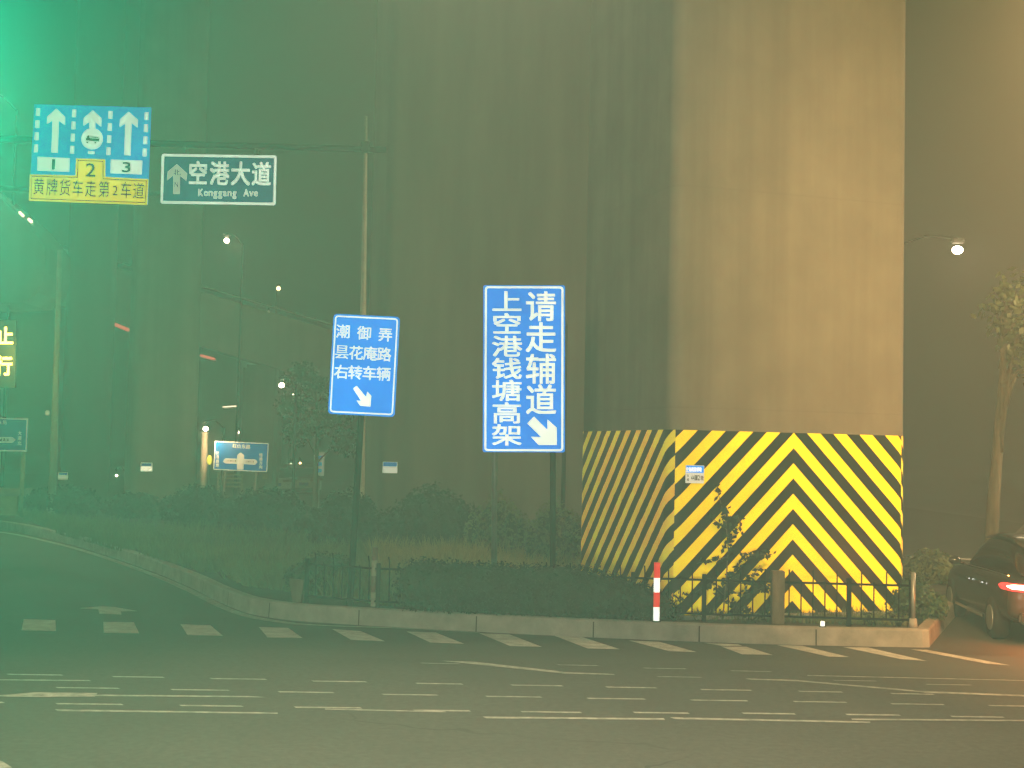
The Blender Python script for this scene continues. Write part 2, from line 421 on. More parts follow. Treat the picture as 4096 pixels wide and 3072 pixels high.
bm = bmesh.new(); flat(bm, [(-60, 2784), (60, 2776), (140, 2769), (390, 2772), (380, 2786), (140, 2788)]); flat(bm, [(-60, 3030), (10, 3045), (48, 3070), (-60, 3075)])
tag(obj('turn_arrow', bm, 'paint', recalc=False), kind='structure')
edge = [(-400, 2084), (0, 2128), (200, 2168), (370, 2214), (600, 2294), (760, 2362), (850, 2408), (930, 2444), (1010, 2468), (1150, 2491), (1300, 2502), (1600, 2512), (1920, 2530)]
ep = smooth([gr(x, y, .004) for x, y in edge]); bm = bmesh.new(); prev = None
for i, p in enumerate(ep):
    t = (ep[min(i+1, len(ep)-1)]-ep[max(i-1, 0)]).normalized(); q = Vector((-t.y, t.x, 0))
    wd = .075 if i < len(ep)-16 else .075*(len(ep)-i)/16+.004
    c = [bm.verts.new(p+q*wd), bm.verts.new(p-q*wd)]
    if prev: bm.faces.new((prev[0], prev[1], c[1], c[0]))
    prev = c
tag(obj('edge_line', bm, 'paint'), kind='structure')

# ------------------------------------------------------------------ viaduct piers
def pier(name, label, fl, fr, depth, height, r, cat='pier', mt='concrete'):
    """fl, fr: front corners on the ground (Vector)"""
    d = (fr-fl); wd = d.length; rz = math.atan2(d.y, d.x)
    nrm = Vector((-math.sin(rz), math.cos(rz), 0)); c = (fl+fr)/2 + nrm*depth/2
    root = thing(name, label, cat, (c.x, c.y, 0), rz)
    bm = bmesh.new(); pts = rrect(wd, depth, r)
    lo = [bm.verts.new((p[0], p[1], 0)) for p in pts]; hi = [bm.verts.new((p[0], p[1], height)) for p in pts]
    m = len(pts)
    for i in range(m): bm.faces.new((lo[i], lo[(i+1) % m], hi[(i+1) % m], hi[i]))
    bm.faces.new(hi)
    o = obj('shaft', bm, mt, root)
    for p in o.data.polygons: p.use_smooth = len(p.vertices) == 4
    return root, wd, depth, r
PA, PB = Vector((2.10, 17.91, 0)), Vector((5.55, 19.06, 0))
root, wd, dp, rr = pier('viaduct_pier', 'wide concrete viaduct pier with yellow and black chevron band at its foot', PA, PB, 3.3, 14, .2)
PIER = root
# chevron band: a sheet 6 mm off the concrete, its uv in metres along the wall from the middle of the front
pts = rrect(wd+.012, dp+.012, rr+.006, 10); m = len(pts)
per = [0]
for i in range(m): per.append(per[-1]+math.dist(pts[i], pts[(i+1) % m]))
tot = per[-1]; mid = per[m-1] + (per[m]-per[m-1])/2      # middle of the front run (last point to first)
def band(name, mt, sel):
    bm = bmesh.new(); uvl = bm.loops.layers.uv.new('uv')
    for i in range(m):
        front = (i == m-1)
        if sel(i) is False: continue
        a, b = pts[i], pts[(i+1) % m]
        ua, ub = per[i]-mid, per[i+1]-mid
        if ub < -tot/2 + 1e-6: ua += tot; ub += tot
        if ua > -tot/2 and i != m-1 and ua+tot/1 < tot/2: ua += tot; ub += tot
        vs = [bm.verts.new((a[0], a[1], .24)), bm.verts.new((b[0], b[1], .24)), bm.verts.new((b[0], b[1], 2.66)), bm.verts.new((a[0], a[1], 2.66))]
        f = bm.faces.new(vs)
        for l, uv in zip(f.loops, ((ua, .24+20), (ub, .24+20), (ub, 2.66+20), (ua, 2.66+20))): l[uvl].uv = uv
    return obj(name, bm, mt, root)
# flat front: new sheeting; corners and sides: older, also dimmed for the grazing angle
fr_ = (m-1, m-2, m-3, m-4, m-5, 0, 1, 2)
band('reflective_band', 'stripe_bright', lambda i: i in fr_)
band('weathered_dimmed_band', 'stripe_dull', lambda i: i not in fr_)
bm = bmesh.new(); box(bm, (0, -dp/2-.06, .12), (wd-.3, .16, .24), .02); obj('plinth', bm, 'kerb', root)

# number plate riveted to the pier
def plate(name, label, px, py, Y, w, h, slope, big=False, nrm=None):
    b = Board(name, label, 'number plate', px, py, Y, slope, 'number plates on the piers'); b.px = 1
    b.rect('panel', w, h, 'plate_white' if Y < 25 else 'dull_white' if Y < 40 else 'bright_white', 0, .004, .008)
    b.rect('heading', w*.94, h*.38, 'blue' if Y < 25 else 'far_blue', -.0045, .002, .006, 0, h*.28)
    return b
d_ = ray(2779, 1897); n_ = Vector((PB.y-PA.y, -(PB.x-PA.x), 0)).normalized()
plate_y = d_.y*((PA-Vector((0, 0, H))).dot(n_)/d_.dot(n_)) - .03
b = plate('number_plate', 'white plate with blue heading on the chevron band of the wide pier', 2779, 1897, plate_y, .27, .235, .03)
b.root.rotation_euler[2] = math.atan2(PB.y-PA.y, PB.x-PA.x)
k = b.k
b.text('heading_lettering', [(c, 2745+i*11.5, 1878, 10.5, 18) for i, c in enumerate('空港高架桥墩')], 'white', -.0085, .02)
b.text('lettering', [(c, x, 1911, wd_, 20) for c, x, wd_ in (('4', 2765, 7), ('4', 2773, 7), ('1', 2780, 4), ('-', 2787, 6), ('2', 2796, 9))], 'ink_grey', -.006, .015, True)
b.text('small_lettering', [('右', 2748, 1902, 9, 10), ('幅', 2748, 1918, 9, 10)], 'ink_grey', -.006, .01)
b.text('red_lettering', [('墩', 2810, 1912, 14, 18)], 'faded_red', -.006, .02)

# piers behind
def xat(px, Y, py=1900): p = at(px, py, Y); return Vector((p.x, Y, 0))
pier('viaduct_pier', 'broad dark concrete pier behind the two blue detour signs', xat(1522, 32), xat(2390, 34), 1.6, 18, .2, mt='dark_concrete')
pier('viaduct_pier', 'slim pier left of the direction board with its foot in lamplight', xat(520, 46), xat(785, 46.8), 2.2, 26, .3)
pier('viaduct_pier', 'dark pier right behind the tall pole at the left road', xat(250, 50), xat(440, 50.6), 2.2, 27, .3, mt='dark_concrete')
plate('number_plate', 'small grey plate on the broad dark pier behind the shrubs', 1560, 1870, 31.85, .34, .26, .02)
plate('number_plate', 'small white plate on the slim pier with the lamplit foot', 586, 1868, 45.8, .38, .28, .01)
plate('number_plate', 'small white plate beside the tall pole at the left road', 252, 1904, 49.8, .34, .26, .01)

# hammerhead of a ramp at the left edge and the ramp deck behind it
Yc = 42
root = thing('ramp_pier', 'pale concrete hammerhead of the ramp at the left edge', 'pier', (at(-160, 1900, Yc).x, Yc, 0))
def loc(px, py, Y, r): p = at(px, py, Y); return (p.x-r.location.x, p.z)
bm = bmesh.new(); prism(bm, [loc(x, y, Yc, root) for x, y in ((-420, 500), (-60, 735), (30, 800), (160, 915), (232, 1010), (232, 1110), (205, 1190), (150, 1228), (-420, 1240))], -1.2, 1.2)
obj('cap', bm, 'concrete', root)
bm = bmesh.new(); box(bm, (-.9, 0, 3.2), (2.2, 1.8, 6.4), .2); obj('shaft', bm, 'concrete', root)
bm = bmesh.new(); tube(bm, [(loc(x, y, Yc, root)[0], -1.0, loc(x, y, Yc, root)[1]) for x, y in ((-300, 560), (22, 785), (160, 905))], .05)
obj('handrail', bm, 'steel', root)
Yr = 62
def ramp_deck(name, label, px, Y, th, cat='ramp'):
    r = thing(name, label, cat, (at(px[0][0], 1900, Y).x, Y, 0))
    up = [loc(x, y, Y, r) for x, y in px]; dn = [(a, b-th) for a, b in up]
    bm = bmesh.new(); prism(bm, up+dn[::-1], -4, 4); obj('deck', bm, 'concrete', r)
    bm = bmesh.new(); prism(bm, [(a, b+.9) for a, b in up]+[(a, b+.004) for a, b in up][::-1], -4, -3.8); obj('parapet', bm, 'concrete', r)
    bm = bmesh.new(); tube(bm, [(a, -3.9, b+1.15) for a, b in up], .06); obj('handrail', bm, 'steel', r)
    bm = bmesh.new()
    a, b = up[len(up)//2]
    box(bm, (a, 0, (b-th)/2), (1.6, 1.6, b-th), .15); obj('column', bm, 'concrete', r)
    return r
ramp_deck('elevated_ramp', 'elevated ramp descending to the right behind the small blue sign', [(330, 1130), (700, 1235), (1060, 1340), (1400, 1440)], Yr, 1.4)
def marker(label, x0, y0, x1, y1, Y, m, rad=.05):
    a, b = at(x0, y0, Y), at(x1, y1, Y); d = b-a
    r = thing('glow_strip', label, 'marker light', a, 0, 'marker lights along the ramps')
    bm = bmesh.new(); tube(bm, [(0, 0, 0), d*.15, d*.85, d], [rad*.5, rad, rad, rad*.4], 8); obj('lens', bm, m, r)
    bm = bmesh.new(); tube(bm, [Vector((0, .1, -.08)), d+Vector((0, .1, -.08))], .04, 6); obj('bracket', bm, 'steel', r)
marker('long red glowing strip for car lights left of the ramp above the slim pier', 430, 1285, 524, 1324, 57, 'car_streak_red', .07)  # both red strips are added in place of passing cars' tail lights
marker('short red glowing strip for car lights on the ramp edge left of the small blue sign', 800, 1421, 862, 1437, 57.6, 'car_streak_red', .055)
marker('pale marker strip on the hammerhead handrail, the upper one', 76, 847, 96, 866, 40.6, 'marker_white', .04)
marker('pale marker strip on the hammerhead handrail, the lower one', 112, 874, 130, 890, 40.6, 'marker_white', .045)
marker('thin pale marker strip above the direction board', 890, 1628, 950, 1624, 57, 'marker_white', .022)

# ------------------------------------------------------------------ sign gantry with two boards
Yg = 30.0
root = thing('sign_gantry', 'steel sign gantry reaching in from the left over the side road', 'gantry', (at(-420, 1900, Yg).x, Yg+.35, 0))
def gl(px, py): p = at(px, py, Yg+.35); return Vector((p.x-root.location.x, 0, p.z))
bm = bmesh.new(); tube(bm, [(0, 0, 0), (0, 0, 5), (0, 0, gl(-420, 520).z)], [.2, .17, .14], 14); obj('mast', bm, 'steel', root, True)
for y0, y1, x1, r in ((545, 600, 1545, .085), (742, 775, 640, .07)):
    bm = bmesh.new(); tube(bm, [gl(-420, y0), gl(x1, y1)], [r, r*.8], 12); obj('arm', bm, 'black_metal' if x1 > 1000 else 'pole', root, True)
bm = bmesh.new(); box(bm, gl(1464, 592)+Vector((0, -.1, 0)), (.2, .16, .24), .02); obj('junction_box', bm, 'black_metal', root)
# lane board
b = Board('lane_sign', 'blue board with three white lane arrows above a yellow lorry panel', 'road sign', 364, 619, Yg, .034)
zoomed(b, 0, 300, 2.765)
b.poly('panel', [(365, 312), (1668, 350), (1645, 1440), (327, 1398)], 'sky_blue', .03, .03)
ar = [[(612, 362), (710, 460), (710, 545), (640, 495), (635, 858), (565, 855), (572, 490), (510, 535), (512, 455)],
      [(1020, 382), (1117, 470), (1115, 565), (1050, 512), (1048, 600), (985, 600), (983, 510), (918, 553), (920, 470)],
      [(1420, 398), (1525, 490), (1520, 575), (1455, 520), (1448, 890), (1378, 885), (1385, 525), (1322, 570), (1325, 485)]]
for a in ar: b.poly('arrow', a, 'far_white', -.001, .004)
for cx, y0 in ((408, 400), (812, 415), (1218, 432), (1622, 446)):
    for j in range(4):
        x, y = cx-5*j, y0+137*j
        b.poly('lane_dash', [(x-21, y-42), (x+21, y-42), (x+19, y+42), (x-23, y+42)], 'far_white', -.001, .004)
b.poly('bar', [(975, 842), (1046, 845), (1045, 875), (974, 872)], 'far_white', -.001, .004)
bm = bmesh.new(); prism(bm, [b.L(1017+118*math.cos(a*math.pi/18), 703+118*math.sin(a*math.pi/18)) for a in range(36)], -.012, -.001); obj('lorry_disc', bm, 'far_white', b.root)
bm = bmesh.new()
for q in ([(945, 705), (955, 690), (968, 665), (990, 662), (990, 695), (1100, 700), (1098, 738), (945, 722)], [(1003, 676), (1092, 680), (1092, 694), (1003, 690)]):
    prism(bm, [b.L(*p) for p in q], -.015, -.013)
for cx, cy in ((965, 744), (1053, 748)): prism(bm, [b.L(cx+13*math.cos(a*math.pi/6), cy+11*math.sin(a*math.pi/6)) for a in range(12)], -.015, -.013)
obj('lorry_symbol', bm, 'ink', b.root)
b.poly('number_panel', [(413, 906), (770, 922), (766, 1074), (410, 1060)], 'far_white', -.001, .004)
b.poly('number_panel', [(1230, 938), (1580, 950), (1576, 1104), (1228, 1090)], 'far_white', -.001, .004)
b.text('numeral', [('1', 590, 992, 38, 116)], 'ink_blue', -.0075, .03, True)
b.text('numeral', [('3', 1405, 1023, 92, 112)], 'ink_blue', -.0075, .03, True)
yel = [(330, 1103), (836, 1116), (842, 922), (1166, 935), (1170, 1132), (1652, 1158), (1642, 1446), (325, 1400)]
b.poly('yellow_panel', yel, 'yellow', -.002, .006)
yo = [(348, 1120), (855, 1134), (860, 941), (1149, 953), (1152, 1149), (1636, 1174), (1626, 1428), (344, 1382)]
yi = [(357, 1131), (866, 1145), (871, 952), (1138, 963), (1141, 1160), (1625, 1185), (1616, 1416), (354, 1371)]
bm = bmesh.new()
va = [bm.verts.new((b.L(*p)[0], -.0105, b.L(*p)[1])) for p in yo]; vb = [bm.verts.new((b.L(*p)[0], -.0105, b.L(*p)[1])) for p in yi]
for i in range(8): bm.faces.new((va[i], va[(i+1) % 8], vb[(i+1) % 8], vb[i]))
obj('border', bm, 'ink', b.root)
b.text('numeral', [('2', 1008, 1055, 110, 148)], 'ink', -.0115, .02, True)
b.text('lettering', [(c, x, 1236+(x-360)*.043, 124, 185) for c, x in zip('黄牌货车走第', (432, 580, 725, 867, 1012, 1160))], 'ink', -.0115, .008)
b.text('lettering', [(c, x, 1236+(x-360)*.043, 124, 185) for c, x in zip('车道', (1405, 1545))], 'ink', -.0115, .008)
b.text('lettering', [('2', 1285, 1285, 58, 110)], 'ink', -.0115, .01, True)
for x in (-.9, .9):
    bm = bmesh.new(); box(bm, (x*1.0, .19, .35), (.08, .3, 1.4), .01); obj('bracket', bm, 'steel', b.root)
# street name board
b = Board('street_name_sign', 'dark teal street name board with white border beside the lane board', 'road sign', 874.5, 718, Yg, .016)
zoomed(b, 0, 300, 1.843)
W, Hh = 466*b.k, 204*b.k
b.rect('panel', W, Hh, 'teal', .03, .03, .05); b.ring('border', W-.01, Hh-.01, .055, 'far_white', -.002, .05)
b.text('lettering', [('空', 1458, 722, 136, 172), ('港', 1618, 724, 136, 172), ('大', 1775, 726, 136, 172), ('道', 1930, 728, 136, 172)], 'far_white', -.003, .02)
items = []
for c, x, y, w_, h_ in [('K', 1480, 868, 34, 52), ('o', 1519, 876, 28, 36), ('n', 1554, 876, 27, 36), ('g', 1589, 887, 28, 54), ('g', 1625, 887, 28, 54), ('a', 1660, 877, 26, 36), ('n', 1695, 877, 27, 36), ('g', 1731, 888, 28, 54), ('A', 1818, 870, 38, 52), ('v', 1856, 878, 30, 36), ('e', 1890, 878, 28, 36)]:
    items.append((c, x, y, w_, h_))
b.text('street_lettering', items[8:], 'far_white', -.003, .02, True)
b.text('street_lettering', items[:8], 'far_white', -.003, .02, True)
b.poly('arrow', [(1300, 655), (1378, 725), (1372, 782), (1325, 742), (1325, 880), (1275, 880), (1275, 738), (1228, 778), (1232, 712)], 'dull_white', -.001, .003)
b.text('arrow_lettering', [('北', 1300, 716, 60, 46)], 'ink_blue', -.0055, .01)
b.text('arrow_lettering', [('N', 1298, 808, 26, 38)], 'ink_blue', -.0055, .02, True)
for x in (-.8, .8):
    bm = bmesh.new(); box(bm, (x, .19, .33), (.08, .3, .8), .01); obj('bracket', bm, 'steel', b.root)

# ------------------------------------------------------------------ small blue sign (right turning vehicles)
Ys = 18.6
b = Board('detour_sign', 'smaller blue sign with three rows of white characters and a small arrow', 'road sign', 1456, 1461, Ys, .05)
zoomed(b, 700, 1100, 2.074)
W, Hh = 266*b.k, 402*b.k
b.rect('panel', W, Hh, 'blue', .02, .02, .05); b.ring('border', W-.045, Hh-.045, .018, 'white', -.002, .045)
b.text('lettering', [('潮', 1394, 466, 112, 110), ('御', 1570, 480, 112, 110), ('弄', 1746, 494, 112, 110)] +
       [(c, x, 638+(x-1382)*.055, 114, 112) for c, x in zip('昙花庵路', (1384, 1502, 1620, 1736))] +
       [(c, x, 803+(x-1382)*.05, 114, 112) for c, x in zip('右转车辆', (1380, 1496, 1614, 1732))], 'white', -.003, .007)
b.poly('arrow', [(1508, 920), (1480, 944), (1548, 1046), (1508, 1042), (1540, 1086), (1622, 1092), (1630, 1004), (1596, 968), (1588, 1016)], 'white', -.001, .004)
bm = bmesh.new(); p = Vector((0, .06, -.3)); zb = KH-.05-b.root.location.z
tube(bm, [(0, .06, Hh*.4), (-.02, .06, zb)], .045, 12); obj('post', bm, 'black_metal', b.root, True)
for z in (-.35, .35):
    bm = bmesh.new(); box(bm, (0, .035, z), (.5, .03, .05), .006); obj('bracket', bm, 'steel', b.root)

# ------------------------------------------------------------------ tall blue sign
Yt = 19.6
b = Board('detour_sign', 'tall blue sign with two columns of white characters and a big arrow', 'road sign', 2096, 1474, Yt, .003)
zoomed(b, 1600, 1050, 1.843)
W, Hh = 328*b.k, 670*b.k
b.rect('panel', W, Hh, 'blue', .02, .02, .03); b.ring('border', W-.045, Hh-.03, .028, 'white', -.002, .05)
b.text('lettering', [(c, 788, y, 212, 152) for c, y in zip('上空港钱塘高架', (284, 450, 617, 781, 944, 1110, 1272))], 'white', -.003, .013)
b.text('lettering', [(c, 1040, y, 216, 216) for c, y in zip('请走辅道', (320, 550, 784, 1011))], 'white', -.003, .013)
b.poly('arrow', [(988, 1137), (938, 1187), (1042, 1288), (965, 1285), (1022, 1346), (1155, 1346), (1155, 1220), (1087, 1158), (1087, 1236)], 'white', -.001, .004)
zb = KH-.05-b.root.location.z
for x in (-.42, .42):
    bm = bmesh.new(); tube(bm, [(x, .07, Hh*.45), (x, .07, zb)], .042, 12); obj('post', bm, 'steel' if x < 0 else 'black_metal', b.root, True)
for z in (-.8, 0, .8):
    bm = bmesh.new(); box(bm, (0, .03, z), (1.0, .03, .06), .006); obj('bracket', bm, 'steel', b.root)

# ------------------------------------------------------------------ direction boards far off
Ym = 44
b = Board('direction_sign', 'blue direction board with a white cross of arrows beside the lamplit mast', 'road sign', 964, 1826, Ym, .045)
zoomed(b, 700, 1650, 2.765)
W, Hh = 216*b.k, 116*b.k
b.rect('panel', W, Hh, 'far_blue', .04, .04, .03); b.ring('border', W-.01, Hh-.01, .025, 'dull_white', -.002, .03)
b.poly('cross_arrow', [(532, 540), (560, 508), (690, 512), (690, 470), (728, 442), (765, 474), (762, 515), (890, 520), (912, 548), (888, 576), (760, 570), (758, 630), (686, 628), (688, 566), (558, 562)], 'dull_white', -.001, .003)
b.text('lettering', [(c, 658+i*50, 370+i*3, 44, 46) for i, c in enumerate('红山东路')], 'dull_white', -.003, .02)
b.text('lettering', [(c, 470, 450+i*44, 36, 38) for i, c in enumerate('机场高速')], 'dull_white', -.003, .02)
b.text('lettering', [(c, 950, 470+i*44, 36, 38) for i, c in enumerate('钱塘方向')], 'dull_white', -.003, .02)
b.text('arrow_lettering', [(c, 590+i*27, 534, 24, 24) for i, c in enumerate('空港大道')], 'ink_grey', -.0055, .02)
b.text('arrow_lettering', [(c, 790+i*25, 544, 22, 22) for i, c in enumerate('空港大道')], 'ink_grey', -.0055, .02)
zb = -b.root.location.z
for x in (-.5, .5):
    bm = bmesh.new(); tube(bm, [(x, .1, .3), (x, .1, zb)], .04, 8); obj('post', bm, 'steel', b.root)
p = at(816, 1830, 43.5)
root = thing('mast', 'short stout mast lit orange left of the cross arrow board', 'mast', (p.x, 43.5, 0))
bm = bmesh.new(); tube(bm, [(0, 0, 0), (0, 0, at(816, 1728, 43.5).z)], .105, 14); obj('shaft', bm, 'pole', root, True)
bm = bmesh.new(); box(bm, (0, 0, at(816, 1726, 43.5).z+.03), (.26, .26, .06), .01); obj('cap', bm, 'dark', root)
b = Board('direction_sign', 'teal direction board cut by the left edge of the view', 'road sign', -40, 1739, 40, .012)
zoomed(b, 0, 1600, 3.016)
b.poly('panel', [(-560, 200), (332, 226), (324, 622), (-560, 606)], 'teal', .04, .04)
b.poly('border', [(-560, 200), (332, 226), (331, 240), (-560, 214)], 'dull_white', -.001, .003); b.poly('border', [(-560, 592), (324, 606), (324, 622), (-560, 606)], 'dull_white', -.001, .003)
b.poly('border', [(319, 242), (331, 242), (323, 604), (311, 604)], 'dull_white', -.001, .003)
b.poly('arrow', [(-400, 440), (150, 448), (190, 480), (150, 515), (-400, 510)], 'dull_white', -.001, .003)
b.text('lettering', [('路', 55, 270, 50, 50), ('东', -5, 268, 50, 50)], 'dull_white', -.003, .015)
b.text('lettering', [(c, 238, 400+i*60, 46, 50) for i, c in enumerate('大道北')], 'dull_white', -.003, .015)
b.text('arrow_lettering', [(c, -30+i*42, 480, 38, 42) for i, c in enumerate('钱塘高架')], 'ink_grey', -.0055, .02)
zb = -b.root.location.z; bm = bmesh.new(); lx = b.L(272, 640)[0]; tube(bm, [(lx, .12, b.L(272, 600)[1]), (lx-.05, .12, zb)], .065, 12); obj('post', bm, 'wall', b.root, True)
lx = b.L(-400, 640)[0]; bm = bmesh.new(); tube(bm, [(lx, .12, b.L(272, 600)[1]), (lx, .12, zb)], .065, 12); obj('post', bm, 'wall', b.root, True)
# narrow pale board hung in the tree line
b = Board('banner_sign', 'narrow pale blue hanging board under the dark tree', 'sign', 1276, 1856, 46, .02); b.px = 1
b.rect('panel', 40*b.k, 92*b.k, 'dull_white', .03, .03, .02)
bm = bmesh.new()
for z in (-.22, 0, .22): box(bm, (0, -.004, z), (.2, .006, .13), .002)
obj('lettering', bm, 'sky_blue', b.root)
bm = bmesh.new(); tube(bm, [(0, .06, .3), (0, .06, -b.root.location.z)], .03, 8); obj('post', bm, 'steel', b.root)

# LED column of characters at the left edge
b = Board('led_sign', 'glowing yellow column of characters at the left edge', 'LED sign', 8, 1415, 38, .0); zoomed(b, 0, 1200, 1.7475)
b.rect('cabinet', .75, 1.9, 'dark', .1, .1, .03)
b.text('lettering', [('止', 32, 250, 112, 120), ('行', 28, 460, 112, 130)], 'led_yellow', -.004, .03)
bm = bmesh.new(); box(bm, (-.25, .2, (-b.root.location.z-.4)/2), (.16, .16, b.root.location.z-.5), .02); obj('post', bm, 'steel', b.root)
lamp('led_glow', at(30, 1415, 37.2), 140, (1, .8, .1), radius=.3)

# slender pole in front of the dark pier
p = gr(1442, 2130, KH-.03); Yq = 31.2
r = thing('slender_pole', 'slender pale pole rising left of the dark pier above the small blue sign', 'pole', (at(1444, 2000, Yq).x, Yq, KH-.03))
q0 = r.location.copy(); q1 = at(1464, 466, Yq)
bm = bmesh.new(); tube(bm, [(0, 0, 0), (q1-q0)*.45, (q1-q0)*.86, q1-q0], [.10, .075, .045, .035], 12); obj('shaft', bm, 'pale_pole', r, True)
bm = bmesh.new(); tube(bm, [(0, 0, 0), (0, 0, .3)], [.17, .12], 12); obj('base', bm, 'pale_pole', r, True)

# tall pole at the left road
p = gr(205, 2062, KH-.03); Yp = p.y
root = thing('tall_pole', 'tall pale pole standing on the left verge', 'pole', (p.x, p.y, p.z))
top = at(240, 1000, Yp)-p
bm = bmesh.new(); tube(bm, [(0, 0, 0), (.0, 0, 2.2), (top.x*.5, 0, top.z*.5), top], [.115, .105, .09, .075], 14); obj('shaft', bm, 'pole', root, True)
bm = bmesh.new(); tube(bm, [(0, 0, 0), (0, 0, .25)], [.19, .13], 14); obj('base', bm, 'pole', root, True)
q = at(192, 1652, Yp)-p
bm = bmesh.new(); box(bm, (q.x, -.05, q.z), (.1, .1, .14), .02); obj('camera_box', bm, 'dull_white', root)

# ------------------------------------------------------------------ lamps
def street_lamp(label, px, py, Y, size=.16, mt='lamp_white', watt=0, col=(1, .72, .42), sidex=1.0, group='street lamps far off in the dark', pole_px=None):
    p = at(px, py, Y); dx = 1.4; size *= .72
    r = thing('street_lamp', label, 'street lamp', (p.x, Y+dx, 0), math.pi/2 + sidex*.25, group)
    if pole_px: dx = at(pole_px, py, Y).x-p.x; r.location = (p.x+dx, Y, 0); r.rotation_euler = (0, 0, 0)
    bm = bmesh.new(); tube(bm, [(0, 0, 0), (0, 0, p.z*.5), (0, 0, p.z+.1)], [.06, .045, .03], 10); obj('pole', bm, 'black_metal', r, True)
    bm = bmesh.new(); tube(bm, [(0, 0, p.z+.05), (-dx*.5, 0, p.z+.3), (-dx, 0, p.z+.26)], .022, 8); obj('arm', bm, 'black_metal', r, True)
    bm = bmesh.new(); box(bm, (-dx, 0, p.z+.2), (size*2.4, size*1.6, .1), .03); obj('lamp_head', bm, 'dark', r)
    bm = bmesh.new(); sphere(bm, (-dx, 0, p.z), size, 2, (1, .8, .75)); obj('lamp_glass', bm, mt, r, True)
    if watt: lamp('street_light', (p.x, Y-.3, p.z-.3), watt, col, radius=.2)
    return r
street_lamp('street lamp right of the wide pier beside the pale tree', 3830, 1000, 30, .17, watt=60, pole_px=3575)
street_lamp('street lamp peeping past the right edge of the tall blue sign', 2276, 1290, 33.0-4, .09, watt=40, sidex=-.6)
street_lamp('street lamp below the dark street name board', 942, 962, 52, .17, watt=120, sidex=-1)
street_lamp('street lamp over the cross arrow board', 857, 1716, 43, .13, watt=110, col=(1, .6, .28), sidex=-.8)
street_lamp('small street lamp left above the ramp, reddish', 785, 1172, 80, .14, 'lamp_amber', sidex=-1)
street_lamp('square orange lamp above the ramp near the dark pier edge', 1090, 1153, 80, .2, 'lamp_amber', sidex=1)
street_lamp('tiny white lamp right above the ramp', 1052, 1248, 85, .1, 'lamp_soft', sidex=1)
street_lamp('bright lamp in the dark left of the tree behind the small blue sign', 1152, 1541, 37, .12, watt=25, sidex=-.5)
street_lamp('dim lamp just below the bright one by the dark tree', 1146, 1574, 74, .12, 'lamp_soft', sidex=1)
street_lamp('dim lamp lower left of the bright one by the dark tree', 1086, 1592, 76, .12, 'lamp_soft', sidex=-1)
street_lamp('small yellow lamp right of the lamp over the cross arrow board', 924, 1729, 70, .13, 'lamp_soft', sidex=1)
street_lamp('low lamp right of the cross arrow board, left of two', 1142, 1857, 72, .12, 'lamp_soft', sidex=.8)
street_lamp('low lamp right of the cross arrow board, right of two', 1180, 1852, 75, .1, 'lamp_amber', sidex=.8)
street_lamp('low white lamp between the posts of the tall blue sign', 2126, 1945, 48, .06, 'lamp_white', sidex=.8)
street_lamp('lamp cut by the left edge above the lane board', -2, 402, 40, .17, watt=110, sidex=-1)
street_lamp('tiny lamp at the foot of the dark pier', 460, 1902, 48, .08, 'lamp_soft', sidex=.15)
# lamps just out of view: street lamps, and two fill lamps added to brighten
def road_lamp(label, x, y, z, watt, col, reach, aim=None, cone=120):
    r = thing('street_lamp', label, 'street lamp', (x, y, 0))
    bm = bmesh.new(); tube(bm, [(0, 0, 0), (0, 0, z*.6), (0, 0, z-.3)], [.11, .09, .06], 12); obj('pole', bm, 'pole', r, True)
    bm = bmesh.new(); tube(bm, [(0, 0, z-.35), (reach*.5, 0, z), (reach, 0, z+.05)], .04, 8); obj('arm', bm, 'pole', r, True)
    bm = bmesh.new(); box(bm, (reach, 0, z+.03), (.7, .3, .12), .04); obj('lamp_head', bm, 'dark', r)
    bm = bmesh.new(); box(bm, (reach, 0, z-.045), (.5, .22, .02), .004); obj('lamp_glass', bm, 'lamp_amber', r)
    p = (x+reach, y, z-.2)
    if aim: lamp('road_light', p, watt, col, 'SPOT', .15, (p[0]+aim[0], p[1]+aim[1], p[2]+aim[2]), cone, .6)
    else: lamp('road_light', p, watt, col, radius=.15)
road_lamp('junction street lamp beyond the right edge, nearest the road', 7.4, 8.6, 5.8, 7600, (1, .60, .22), -3.4, (5.2, 4.6, .4), 138)
road_lamp('junction street lamp beyond the right edge, behind the dark car', 17.5, 23, 8.5, 5200, (1, .64, .32), -1.5)
road_lamp('added fill lamp high over the stop line', 5.6, 8.5, 7.4, 3200, (1, .78, .48), -5.7, (0, 0, -1), 112)  # unseen lamp, added to brighten the near air and road
road_lamp('added fill lamp beyond the left edge, nearest the viewpoint', -12.5, 4, 11, 3400, (1, .78, .5), 2.0, (11, 16, -10), 66)  # unseen lamp, added to light the left face of the wide pier
road_lamp('street lamp beyond the left edge by the planter wall', -17.8, 33, 7.5, 1000, (1, .84, .58), 2.0, (10, .5, -1.8), 125)
# green traffic signal on its post left of the view
sx, sy, sz = -2.98, 7.0, 4.0
r = thing('traffic_light', 'traffic light showing green on a post at the left roadside', 'traffic light', (sx, sy, 0))
bm = bmesh.new(); tube(bm, [(0, .15, 0), (0, .15, sz+.8)], .07, 12); obj('post', bm, 'steel', r, True)
bm = bmesh.new(); box(bm, (0, 0, sz+.3), (.36, .2, 1.15), .04); obj('housing', bm, 'dark', r)
for i, mt in enumerate(('lamp_green', 'dark', 'dark')):
    bm = bmesh.new(); sphere(bm, (0, -.1, sz-.05+.36*i), .14, 2, (1, .35, 1)); obj('lens', bm, mt, r, True)
lamp('signal_light', (sx, sy-.3, sz-.05), 10800, (.0, 1, .50), 'SPOT', .12, (sx-1.0, sy-6, sz-.6), 148, .75)

